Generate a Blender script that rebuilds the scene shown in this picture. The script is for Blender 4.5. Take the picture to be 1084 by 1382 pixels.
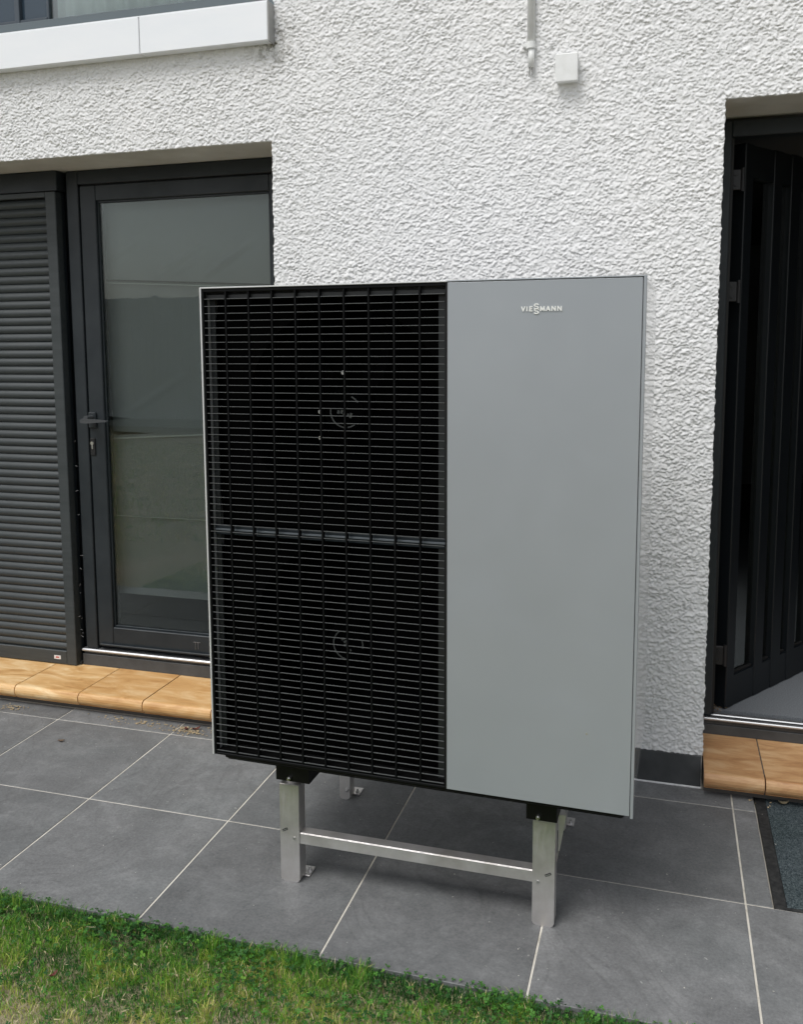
import bpy, bmesh, math, random
import numpy as np
from mathutils import Vector, Matrix
random.seed(7); rng = np.random.default_rng(11)
S = bpy.context.scene
for o in list(bpy.data.objects): bpy.data.objects.remove(o)

# ------------------------------------------------------------ camera
cam_d = bpy.data.cameras.new('camera'); cam = bpy.data.objects.new('camera', cam_d)
S.collection.objects.link(cam); S.camera = cam
F, PX, PY = 1258.754, -32.124, -81.913
cam_d.sensor_fit = 'VERTICAL'; cam_d.sensor_height = 36; cam_d.lens = F/1382*36
cam_d.shift_x = -PX/1382; cam_d.shift_y = PY/1382
cam_d.clip_start = .05; cam_d.clip_end = 400
_r = Vector((0.9549, 0.2968, -0.0071)); _u = Vector((-0.0283, 0.1146, 0.993)); _f = Vector((-0.2956, 0.948, -0.1178))
cam.matrix_world = Matrix(((_r.x, _u.x, -_f.x, 0.5611), (_r.y, _u.y, -_f.y, -3.2444), (_r.z, _u.z, -_f.z, 1.5366), (0, 0, 0, 1)))

# ------------------------------------------------------------ sky, sun, exposure
SUN_EL, SUN_AZ = math.radians(58), math.radians(205)     # azimuth from +y clockwise (sun high over the garden)
Wd = bpy.data.worlds.new('World'); S.world = Wd; Wd.use_nodes = True
nt = Wd.node_tree; nt.nodes.clear()
sky = nt.nodes.new('ShaderNodeTexSky'); sky.sky_type = 'NISHITA'; sky.sun_disc = False
sky.sun_elevation = SUN_EL; sky.sun_rotation = SUN_AZ; sky.air_density = 1.0; sky.dust_density = 3.0
hs = nt.nodes.new('ShaderNodeHueSaturation'); hs.inputs['Saturation'].default_value = .32
bg = nt.nodes.new('ShaderNodeBackground'); bg.inputs['Strength'].default_value = .15
wo = nt.nodes.new('ShaderNodeOutputWorld')
nt.links.new(sky.outputs[0], hs.inputs['Color']); nt.links.new(hs.outputs[0], bg.inputs['Color']); nt.links.new(bg.outputs[0], wo.inputs[0])
sd = bpy.data.lights.new('sun', 'SUN'); sd.energy = 1.6; sd.angle = math.radians(26); sd.color = (1, .995, .98)
sun = bpy.data.objects.new('sun', sd); S.collection.objects.link(sun)
dirv = Vector((math.sin(SUN_AZ)*math.cos(SUN_EL), math.cos(SUN_AZ)*math.cos(SUN_EL), math.sin(SUN_EL)))
sun.rotation_euler = dirv.to_track_quat('Z', 'Y').to_euler(); sun.location = (0, -6, 8)
S.view_settings.view_transform = 'Standard'; S.view_settings.look = 'None'
S.view_settings.exposure = 0.02; S.view_settings.gamma = 1; S.view_settings.use_curve_mapping = False
S.render.engine = 'CYCLES'; S.cycles.max_bounces = 10; S.cycles.transparent_max_bounces = 16

# ------------------------------------------------------------ helpers
def link(o, parent=None):
    S.collection.objects.link(o)
    if parent: o.parent = parent
    return o
def tag(o, label=None, cat=None, group=None, kind=None):
    if label: o['label'] = label
    if cat: o['category'] = cat
    if group: o['group'] = group
    if kind: o['kind'] = kind
    return o
def empty(name, loc=(0, 0, 0), rz=0, parent=None):
    o = bpy.data.objects.new(name, None); o.empty_display_size = .1
    o.location = loc; o.rotation_euler = (0, 0, rz); return link(o, parent)
def mesh_from(bm, name, m, smooth=False):
    me = bpy.data.meshes.new(name); bmesh.ops.recalc_face_normals(bm, faces=bm.faces); bm.to_mesh(me); bm.free()
    if m: me.materials.append(m)
    if smooth:
        for p in me.polygons: p.use_smooth = True
    return me
def obj(name, me, parent=None, loc=(0, 0, 0), rot=(0, 0, 0)):
    o = bpy.data.objects.new(name, me); o.location = loc; o.rotation_euler = rot; return link(o, parent)
def bx(bm, x0, x1, y0, y1, z0, z1, bev=0, M=None, seg=1):
    r = bmesh.ops.create_cube(bm, size=1)
    for v in r['verts']:
        v.co = Vector((x0+(v.co.x+.5)*(x1-x0), y0+(v.co.y+.5)*(y1-y0), z0+(v.co.z+.5)*(z1-z0)))
    vs = r['verts']
    if bev > 0:
        es = list({e for v in vs for e in v.link_edges})
        rr = bmesh.ops.bevel(bm, geom=es, offset=bev, segments=seg, affect='EDGES', profile=.5)
        vs = list({v for f in rr['faces'] for v in f.verts} | {v for v in vs if v.is_valid})
    if M is not None:
        for v in vs: v.co = M @ v.co
    return vs
def box(name, m, x0, x1, y0, y1, z0, z1, bev=0, parent=None, seg=1):
    bm = bmesh.new(); bx(bm, x0, x1, y0, y1, z0, z1, bev, seg=seg)
    return obj(name, mesh_from(bm, name, m), parent)
def boxes(name, m, L, bev=0, parent=None):
    bm = bmesh.new()
    for b in L: bx(bm, *b, bev)
    return obj(name, mesh_from(bm, name, m), parent)
def cyl(bm, p, q, r, n=16, r2=None):
    p, q = Vector(p), Vector(q); d = q-p
    M = Matrix.Translation((p+q)/2) @ d.to_track_quat('Z', 'Y').to_matrix().to_4x4()
    return bmesh.ops.create_cone(bm, cap_ends=True, segments=n, radius1=r, radius2=r if r2 is None else r2, depth=d.length, matrix=M)['verts']
def prism(bm, pts, x0, x1, axis='x'):
    # closed polygon pts (u,v) extruded along axis: x -> (y,z); y -> (x,z); z -> (x,y)
    def P(u, v, w): return {'x': (w, u, v), 'y': (u, w, v), 'z': (u, v, w)}[axis]
    a = [bm.verts.new(P(u, v, x0)) for u, v in pts]; b = [bm.verts.new(P(u, v, x1)) for u, v in pts]
    n = len(pts); bm.faces.new(a); bm.faces.new(b[::-1])
    for i in range(n): bm.faces.new((a[i], b[i], b[(i+1) % n], a[(i+1) % n]))
def np_mesh(name, V, Fq, m, smooth=False):
    me = bpy.data.meshes.new(name); V = np.asarray(V, np.float32); Fq = np.asarray(Fq, np.int32); k = Fq.shape[1]
    me.vertices.add(len(V)); me.vertices.foreach_set('co', V.ravel())
    me.loops.add(Fq.size); me.loops.foreach_set('vertex_index', Fq.ravel())
    me.polygons.add(len(Fq)); me.polygons.foreach_set('loop_start', np.arange(0, Fq.size, k, dtype=np.int32))
    me.polygons.foreach_set('loop_total', np.full(len(Fq), k, np.int32))
    me.update(calc_edges=True); me.materials.append(m)
    if smooth: me.polygons.foreach_set('use_smooth', np.ones(len(Fq), bool))
    return me

# ------------------------------------------------------------ materials
def mat(name, col, rough=.6, metal=0, spec=.5, coat=0):
    m = bpy.data.materials.new(name); m.use_nodes = True; b = m.node_tree.nodes['Principled BSDF']
    b.inputs['Base Color'].default_value = (*col, 1); b.inputs['Roughness'].default_value = rough
    b.inputs['Metallic'].default_value = metal; b.inputs['Specular IOR Level'].default_value = spec
    b.inputs['Coat Weight'].default_value = coat
    return m
class N:
    def __init__(s, m): s.t = m.node_tree; s.b = s.t.nodes['Principled BSDF']
    def n(s, typ, **k):
        x = s.t.nodes.new(typ)
        for a, v in k.items():
            if a.startswith('i_'):
                key = a[2:].replace('_', ' ')
                x.inputs[int(key) if key.isdigit() else key].default_value = v
            else: setattr(x, a, v)
        return x
    def l(s, a, b): s.t.links.new(a, b)
    def coord(s, scale=(1, 1, 1), rand=0, rot=(0, 0, 0)):
        tc = s.n('ShaderNodeTexCoord'); mp = s.n('ShaderNodeMapping'); mp.inputs['Scale'].default_value = scale; mp.inputs['Rotation'].default_value = rot
        s.l(tc.outputs['Object'], mp.inputs[0])
        if rand:
            oi = s.n('ShaderNodeObjectInfo'); mu = s.n('ShaderNodeMath', operation='MULTIPLY', i_1=float(rand)); s.l(oi.outputs['Random'], mu.inputs[0])
            cx = s.n('ShaderNodeCombineXYZ'); s.l(mu.outputs[0], cx.inputs[0]); s.l(mu.outputs[0], cx.inputs[1]); s.l(mu.outputs[0], cx.inputs[2])
            s.l(cx.outputs[0], mp.inputs['Location'])
        return mp.outputs[0]
    def noise(s, co, scale, det=4, rough=.55, dist=0):
        x = s.n('ShaderNodeTexNoise', i_Scale=scale, i_Detail=det, i_Roughness=rough, i_Distortion=dist); s.l(co, x.inputs['Vector']); return x.outputs['Fac']
    def ramp(s, f, stops):
        r = s.n('ShaderNodeValToRGB'); e = r.color_ramp.elements
        while len(e) > 1: e.remove(e[-1])
        for i, (p, c) in enumerate(stops):
            q = e[0] if i == 0 else e.new(p); q.position = p
            q.color = (*c, 1) if hasattr(c, '__len__') else (c, c, c, 1)
        s.l(f, r.inputs[0]); return r.outputs[0]
    def mix(s, f, a, b, mode='MIX'):
        x = s.n('ShaderNodeMix', data_type='RGBA', blend_type=mode)
        for v, k in ((f, 0), (a, 6), (b, 7)):
            if hasattr(v, 'links'): s.l(v, x.inputs[k])
            elif hasattr(v, '__len__'): x.inputs[k].default_value = (*v, 1)
            else: x.inputs[k].default_value = v
        return x.outputs[2]
    def math(s, op, a, b):
        x = s.n('ShaderNodeMath', operation=op)
        for v, k in ((a, 0), (b, 1)):
            if hasattr(v, 'links'): s.l(v, x.inputs[k])
            else: x.inputs[k].default_value = v
        return x.outputs[0]
    def bump(s, h, st=.3, d=.002, prev=None):
        x = s.n('ShaderNodeBump', i_Strength=st, i_Distance=d); s.l(h, x.inputs['Height'])
        if prev: s.l(prev, x.inputs['Normal'])
        s.l(x.outputs[0], s.b.inputs['Normal']); return x.outputs[0]
    def col(s, c): s.l(c, s.b.inputs['Base Color'])
    def rgh(s, c): s.l(c, s.b.inputs['Roughness'])

def M_plaster(name, coarse):
    m = mat(name, (.78, .78, .775), .9, spec=.2); n = N(m); c = n.coord()
    big = n.noise(c, 1.3, 3); mid = n.noise(c, 45, 3)
    a = n.ramp(big, [(.3, (.765, .775, .78)), (.7, (.83, .828, .82))])
    a = n.mix(.35, a, n.ramp(mid, [(.35, (.70, .70, .69)), (.6, (.85, .85, .85))]))
    # faint rain dirt streaks
    cs = n.coord((9, 9, .7)); st = n.noise(cs, 1.6, 5, .6)
    a = n.mix(n.ramp(st, [(.58, 0), (.75, .25)]), a, (.6, .6, .57))
    g = n.n('ShaderNodeTexCoord'); vm = n.n('ShaderNodeVectorMath', operation='DISTANCE'); n.l(g.outputs['Object'], vm.inputs[0]); vm.inputs[1].default_value = (-.835, 0, 2.60)
    near = n.ramp(vm.outputs['Value'], [(.01, 1), (.13, 0)]); spl = n.ramp(n.noise(c, 38, 5, .7), [(.46, 0), (.60, 1)])
    a = n.mix(n.math('MULTIPLY', n.math('MULTIPLY', near, spl), .85), a, (.10, .09, .055)); n.col(a)
    f1 = n.noise(c, 420, 3, .6); b = n.bump(f1, .5, .0012)
    if coarse:
        f2 = n.noise(n.coord((1, 1, 1.5)), 95, 3, .5); n.bump(f2, .9, .006, b)
    return m
m_plaster = M_plaster('plaster', False); m_plaster_coarse = M_plaster('plaster_coarse', True)
m_reveal = mat('reveal_plaster', (.62, .605, .57), .9, spec=.2)
_n = N(m_reveal); _c = _n.coord(); _n.col(_n.ramp(_n.noise(_c, 6, 5), [(.3, (.55, .53, .49)), (.7, (.68, .665, .63))])); _n.bump(_n.noise(_c, 160, 4), .5, .0015)

def M_tile():
    m = mat('slate_tile', (.11, .115, .12), .55); n = N(m); c = n.coord(rand=37)
    a = n.noise(c, 3.2, 6, .62, 1.0)
    base = n.ramp(a, [(.28, (.076, .081, .083)), (.5, (.118, .124, .126)), (.72, (.185, .192, .194))])
    # growth-ring contour lines of the slate print, in patches
    rf = n.noise(n.coord((1, .55, 1), rand=19, rot=(0, 0, .5)), 2.2, 2.2, .4, .25)
    sn = n.n('ShaderNodeMath', operation='SINE'); n.l(n.math('MULTIPLY', rf, 150.0), sn.inputs[0])
    wob = n.noise(c, 14, 3, .6); mask = n.ramp(n.noise(c, 1.9, 3), [(.38, 0), (.50, 1)])
    vein = n.math('MULTIPLY', n.math('MULTIPLY', n.ramp(sn.outputs[0], [(.55, 0), (1.0, 1)]), mask), n.ramp(wob, [(.30, .15), (.52, 1)]))
    base = n.mix(n.math('MULTIPLY', vein, .95), base, (.035, .037, .038))
    base = n.mix(n.ramp(n.noise(n.coord(rand=71), 2.4, 3), [(.46, 0), (.66, .55)]), base, (.118, .150, .154))
    # pale dusty smears and fine speckle
    cd = n.coord((1, 2.4, 1), rand=53, rot=(0, 0, .6)); d = n.noise(cd, 2.6, 7, .7, .6)
    base = n.mix(n.ramp(d, [(.48, 0), (.74, .55)]), base, (.28, .285, .285))
    bl = n.noise(c, 7, 9, .8, .3); base = n.mix(.68, base, n.ramp(bl, [(.32, (.055, .058, .059)), (.5, (.125, .130, .131)), (.68, (.27, .275, .275))]))
    gr = n.noise(c, 120, 6, .8); base = n.mix(.40, base, n.ramp(gr, [(.3, (.08, .08, .08)), (.7, (.30, .30, .30))]))
    sp = n.noise(c, 75, 2, .5); base = n.mix(n.ramp(sp, [(.735, 0), (.77, .6)]), base, (.40, .40, .38))
    oi = n.n('ShaderNodeObjectInfo'); hv = n.n('ShaderNodeHueSaturation'); n.l(n.math('ADD', n.math('MULTIPLY', oi.outputs['Random'], .30), .86), hv.inputs['Value']); n.l(base, hv.inputs['Color']); base = hv.outputs[0]
    n.col(base); n.rgh(n.ramp(d, [(.3, .46), (.7, .7)]))
    b = n.bump(n.noise(c, 30, 6, .6, .8), .35, .0015); n.bump(vein, .3, .0008, b)
    return m
m_tile = M_tile()
m_tile_dark = mat('plinth_tile', (.05, .054, .056), .6); _n = N(m_tile_dark); _c = _n.coord(); _n.col(_n.ramp(_n.noise(_c, 9, 6, .6), [(.3, (.038, .041, .043)), (.7, (.075, .08, .082))]))
m_grout = mat('grout', (.52, .49, .43), .95, spec=.1); _n = N(m_grout); _c = _n.coord(); _n.col(_n.ramp(_n.noise(_c, 9, 6, .7), [(.30, (.30, .275, .23)), (.44, (.58, .55, .48)), (.7, (.72, .69, .62))]))
def M_step(name, A, B, Cc):
    m = mat(name, B, .42); n = N(m); c = n.coord((1.1, 3.6, 3.6), rand=23)
    s = n.noise(c, 5.0, 7, .62, .9); col = n.ramp(s, [(.28, A), (.5, B), (.72, Cc)])
    c2 = n.coord((2.0, 16, 16), rand=23); s2 = n.noise(c2, 6, 4, .6, .5); col = n.mix(n.ramp(s2, [(.60, 0), (.78, .2)]), col, tuple(x*.6 for x in A))
    oi = n.n('ShaderNodeObjectInfo'); col = n.mix(n.math('MULTIPLY', oi.outputs['Random'], .35), col, A)
    n.col(col); n.rgh(n.ramp(s, [(.3, .36), (.7, .55)])); n.bump(n.noise(c, 14, 5), .2, .001); return m
m_step_l = M_step('ochre_step_tile', (.46, .23, .075), (.69, .42, .175), (.87, .66, .38))
m_step_r = M_step('brown_step_tile', (.38, .18, .075), (.60, .35, .165), (.78, .55, .31))
m_step_grout = mat('step_grout', (.11, .10, .09), .95)

m_anth = mat('anthracite_paint', (.030, .034, .037), .42, spec=.4); _n = N(m_anth); _c = _n.coord()
_n.col(_n.ramp(_n.noise(_c, 7, 7, .7), [(.35, (.014, .019, .023)), (.7, (.024, .030, .034))])); _n.rgh(_n.ramp(_n.noise(_c, 4, 6, .7), [(.3, .34), (.7, .55)])); _n.bump(_n.noise(_c, 900, 2), .15, .0004)
m_shut = mat('shutter_paint', (.045, .045, .043), .45); _n = N(m_shut); _c = _n.coord((.5, 8, 8))
_n.col(_n.ramp(_n.noise(_c, 5, 6, .7), [(.3, (.030, .037, .039)), (.72, (.050, .058, .060))])); _n.rgh(_n.ramp(_n.noise(_n.coord(), 6, 6, .7), [(.3, .38), (.7, .6)]))
m_gasket = mat('rubber_gasket', (.008, .008, .008), .6)
m_alu = mat('brushed_aluminium', (.50, .51, .52), .4, .8); _n = N(m_alu); _c = _n.coord((1, 40, 40)); _n.rgh(_n.ramp(_n.noise(_c, 20, 4), [(.3, .26), (.7, .42)]))
m_steel = mat('stainless_steel', (.66, .65, .63), .36, .9); _n = N(m_steel); _c = _n.coord((6, 6, 1.2))
_n.col(_n.ramp(_n.noise(_n.coord(), 9, 5, .6), [(.3, (.58, .555, .53)), (.7, (.82, .80, .80))])); _n.rgh(_n.ramp(_n.noise(_c, 14, 6, .7), [(.3, .34), (.7, .55)])); _n.bump(_n.noise(_c, 160, 3), .08, .0004)
m_bolt = mat('bolt_zinc', (.62, .62, .61), .32, 1.0)
m_sill = mat('white_coated_metal', (.80, .82, .84), .35)
_n = N(m_sill); _n.col(_n.ramp(_n.noise(_n.coord((1, 1, 3)), 4, 5), [(.3, (.84, .87, .90)), (.7, (.88, .90, .92))]))
m_sill_end = mat('grey_metal', (.34, .34, .33), .5)
m_grey = mat('grey_satin_panel', (.3, .3, .3), .38, .25); _n = N(m_grey); _c = _n.coord()
_n.rgh(_n.ramp(_n.noise(_c, 3.2, 8, .72, .8), [(.3, .27), (.55, .38), (.7, .50)])); _n.bump(_n.noise(_c, 700, 2), .05, .0003)
_n.col(_n.ramp(_n.noise(_c, 1.8, 4), [(.3, (.335, .360, .385)), (.7, (.362, .388, .412))]))
m_casing = mat('casing_metal', (.50, .51, .52), .14, .3, coat=.6)
m_trim = mat('silver_trim', (.66, .67, .67), .35, .25)
m_black = mat('black_louvre', (.10, .105, .107), .33)
m_bar = mat('black_bar', (.004, .0045, .005), .55, spec=.15)
m_void = mat('black_void', (.004, .004, .004), .8, spec=.1)
m_fan = mat('fan_black', (.0012, .0012, .0014), .9, spec=.01)
m_cross = mat('blue_grey_bar', (.014, .020, .025), .5, spec=.3)
m_letter = mat('silver_letter', (.82, .83, .80), .3, .0)
m_tray = mat('black_tray', (.003, .003, .003), .4, spec=.25)
m_white = mat('white_plastic', (.66, .67, .65), .45); _n = N(m_white); _n.col(_n.ramp(_n.noise(_n.coord(), 30, 5, .7), [(.3, (.72, .73, .71)), (.6, (.80, .81, .80))]))
m_curtain = mat('pale_green_curtain', (.80, .92, .89), .9)
m_room = mat('room_wall', (.55, .56, .55), .9)
m_roomfloor = mat('room_carpet', (.22, .24, .26), .95); _n = N(m_roomfloor); _n.col(_n.ramp(_n.noise(_n.coord(), 220, 4, .7), [(.3, (.09, .10, .11)), (.7, (.22, .235, .25))]))
m_wood = mat('cabinet_wood', (.30, .19, .10), .6); _n = N(m_wood); _n.col(_n.ramp(_n.noise(_n.coord((2, 2, 18)), 5, 5), [(.3, (.22, .13, .06)), (.7, (.38, .25, .14))]))
m_fabric = mat('sofa_fabric', (.09, .09, .1), .95)
m_label = mat('white_sticker', (.7, .68, .66), .5); m_red = mat('red_print', (.5, .06, .05), .6)
m_rubber = mat('mat_rubber', (.022, .023, .025), .7); _n = N(m_rubber); _n.col(_n.ramp(_n.noise(_n.coord(), 60, 5, .7), [(.4, (.009, .010, .011)), (.72, (.05, .05, .048))]))
m_pile = mat('mat_pile', (.035, .055, .065), 1, spec=.1); _n = N(m_pile); _c = _n.coord()
_n.col(_n.mix(.35, _n.ramp(_n.noise(_c, 230, 3, .7), [(.38, (.010, .015, .018)), (.64, (.15, .18, .185))]), _n.ramp(_n.noise(_c, 4, 5, .6), [(.35, (.030, .052, .055)), (.65, (.070, .088, .105))])))
m_soil = mat('lawn_soil', (.13, .105, .06), .95, spec=.1); _n = N(m_soil); _c = _n.coord()
_n.col(_n.mix(_n.ramp(_n.noise(_c, 1.6, 5), [(.30, 0), (.75, .6)]), _n.ramp(_n.noise(_c, 60, 6, .7), [(.3, (.20, .155, .10)), (.7, (.50, .42, .31))]), _n.ramp(_n.noise(_c, 70, 5, .7), [(.3, (.04, .07, .016)), (.7, (.12, .18, .04))])))
_n.bump(_n.noise(_c, 120, 5), .8, .01)

def M_glass(name, tint, k):
    m = bpy.data.materials.new(name); m.use_nodes = True; t = m.node_tree; t.nodes.clear()
    o = t.nodes.new('ShaderNodeOutputMaterial'); mx = t.nodes.new('ShaderNodeMixShader'); tr = t.nodes.new('ShaderNodeBsdfTransparent'); gl = t.nodes.new('ShaderNodeBsdfGlossy')
    tr.inputs[0].default_value = (*tint, 1); gl.inputs['Roughness'].default_value = .0; gl.inputs[0].default_value = (.95, 1, .98, 1)
    fr = t.nodes.new('ShaderNodeFresnel'); fr.inputs[0].default_value = 1.5; mu = t.nodes.new('ShaderNodeMath'); mu.operation = 'MULTIPLY'; mu.inputs[1].default_value = k; mu.use_clamp = True
    t.links.new(fr.outputs[0], mu.inputs[0]); t.links.new(mu.outputs[0], mx.inputs[0]); t.links.new(tr.outputs[0], mx.inputs[1]); t.links.new(gl.outputs[0], mx.inputs[2]); t.links.new(mx.outputs[0], o.inputs[0])
    # very slight waviness of the pane
    tc = t.nodes.new('ShaderNodeTexCoord'); ns = t.nodes.new('ShaderNodeTexNoise'); ns.inputs['Scale'].default_value = 1.1; ns.inputs['Detail'].default_value = 1
    bp = t.nodes.new('ShaderNodeBump'); bp.inputs['Strength'].default_value = .12; bp.inputs['Distance'].default_value = .01
    t.links.new(tc.outputs['Object'], ns.inputs['Vector']); t.links.new(ns.outputs['Fac'], bp.inputs['Height']); t.links.new(bp.outputs[0], gl.inputs['Normal'])
    return m
m_glass = M_glass('door_glass', (.90, .93, .92), .95); m_glass_leaf = M_glass('leaf_glass', (.62, .64, .62), 2.4); m_glass_up = M_glass('window_glass', (.96, .98, .98), 1.0)
m_clear = M_glass('pane_inner', (.8, .84, .82), .8)

# ------------------------------------------------------------ ground and lawn
GX0, TW, GY, TH = -1.8006, .521, -.6685, .5437
EDGE = GY-TH
box('ground', mat('subsoil', (.09, .075, .05), .95), -60, 60, -60, EDGE-.004, -.4, -.06)['kind'] = 'structure'
bm = bmesh.new(); bmesh.ops.create_grid(bm, x_segments=90, y_segments=60, size=.5)
for v in bm.verts:
    u, w = v.co.x+.5, v.co.y+.5
    x = -26+40*u; y = EDGE-.003-17*(1-w)**2.2 if False else EDGE-.004-17*(1-w)
    v.co = (x, y, -.022)
lawn = obj('lawn_ground', mesh_from(bm, 'lawn_ground', m_soil)); lawn['kind'] = 'structure'

# patio: grout bed + every tile
patio = empty('patio'); tag(patio, kind='structure')
boxes('grout_bed', m_grout, [(-7.5, .8735, EDGE+.007, .30, -.09, -.0022), (.8735, 1.62, EDGE+.007, -.6685, -.09, -.0022), (1.62, 6.5, EDGE+.007, .30, -.09, -.0022), (.8735, 1.62, -.6685, .3, -.09, -.02)], 0, patio)
tile_cache = {}
def tile(x0, x1, y0, y1):
    g = .0027; key = (round(x1-x0, 3), round(y1-y0, 3))
    if key not in tile_cache:
        bm = bmesh.new(); hw, hh = (x1-x0)/2-g, (y1-y0)/2-g; bx(bm, -hw, hw, -hh, hh, -.012, 0, .0012)
        tile_cache[key] = mesh_from(bm, 'tile', m_tile)
    obj('tile', tile_cache[key], patio, ((x0+x1)/2, (y0+y1)/2, random.uniform(-.0004, .0004)))
xs = [GX0+i*TW for i in range(-9, 16)]
rows = [(EDGE, GY), (GY, GY+TH), (GY+TH, -.003)]
for r, (y0, y1) in enumerate(rows):
    for i in range(len(xs)-1):
        x0, x1 = xs[i], xs[i+1]
        if r > 0:
            if x0 < .8735 < x1: x1 = .876
            elif x0 > .86 and x1 < 1.62: continue
            elif x0 < 1.62 < x1: x0 = 1.62
        tile(x0, x1, y0, y1)

# ------------------------------------------------------------ house
house = empty('house', (0, 0, 0)); tag(house, 'white rough rendered house wall with dark glazed doors, shutter and window behind the heat pump', 'house')
XJ1, XJ2, ZL1, ZL2 = -.8467, .7087, 2.2642, 2.2873
XL, XR = -3.3, 2.25; UW0, UW1, UZ0 = -3.3, -.83, 2.735
D = .30
Yc = .010   # core face just behind the rough render
def wallcore():
    bm = bmesh.new()
    L = [(-7, XL, Yc, D, 0, 5.6), (XJ1, XJ2, Yc, D, 0, ZL1), (XR, 6, Yc, D, 0, 5.6),
         (XJ2, XR, Yc, D, ZL2, 5.6), (XL, XJ1, Yc, D, ZL1, UZ0), (XJ1, XJ2, Yc, D, ZL1, 5.6),
         (XL, UW1, Yc, D, 4.1, 5.6), (UW1, XJ1, Yc, D, UZ0, 5.6) if UW1 < XJ1 else (XJ1, XJ1+.001, Yc, D, UZ0, 5.6)]
    for b in L: bx(bm, *b)
    bmesh.ops.remove_doubles(bm, verts=bm.verts, dist=1e-5)
    return obj('wall_core', mesh_from(bm, 'wall_core', m_reveal), house)
L = [(-7, XL, Yc, D, 0, 5.6), (XJ1, XJ2, Yc, D, 0, ZL1), (XR, 6, Yc, D, 0, 5.6), (XJ2, XR, Yc, D, ZL2, 5.6),
     (XL, XJ1, Yc, D, ZL1, UZ0), (UW1, XJ2, Yc, D, ZL1, 5.6), (XL, UW1, Yc, D, 4.1, 5.6)]
L[4] = (XL, UW1-.0, Yc, D, ZL1, UZ0); L[5] = (UW1, XJ2, Yc, D, ZL1, 5.6)
for i, b in enumerate(L):
    w = box('wall_core', m_reveal, *b, 0, house)
# the pier is narrower than the block above it; close the sliver between -.8467 and -.83
# rough render as real relief
def vnoise(X, Z, cx, cz, seed):
    r = np.random.default_rng(seed); n = 257; G = r.random((n, n)).astype(np.float32)
    u = X/cx+seed*3.17; v = Z/cz+seed*1.31; i = np.floor(u).astype(int); j = np.floor(v).astype(int); fu = u-i; fv = v-j
    fu = fu*fu*(3-2*fu); fv = fv*fv*(3-2*fv); i0 = i % n; i1 = (i+1) % n; j0 = j % n; j1 = (j+1) % n
    return (G[i0, j0]*(1-fu)+G[i1, j0]*fu)*(1-fv)+(G[i0, j1]*(1-fu)+G[i1, j1]*fu)*fv
def render_relief(X, Z):
    X = X*1.9; Z = Z*1.9
    wx = (vnoise(X, Z, .021, .021, 3)-.5)*.016; wz = (vnoise(X, Z, .019, .019, 4)-.5)*.014
    x = X+wx; z = Z+wz
    a = vnoise(x+.30*z, z-.22*x, .0165, .0115, 1); a = a*a*(3-2*a)
    b = vnoise(x-.35*z, z+.2*x, .0105, .0078, 2); b = b*b*(3-2*b)
    c = vnoise(x, z, .0080, .0074, 5); d = vnoise(X, Z, .11, .08, 6)
    e = vnoise(x, z, .034, .024, 8); g = 1-np.abs(2*vnoise(x, z+.3*x, .013, .009, 9)-1)
    h = .30*a+.36*b+.30*c+.16*e+.10*g
    return (h-.52)*(.75+.5*d)
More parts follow.
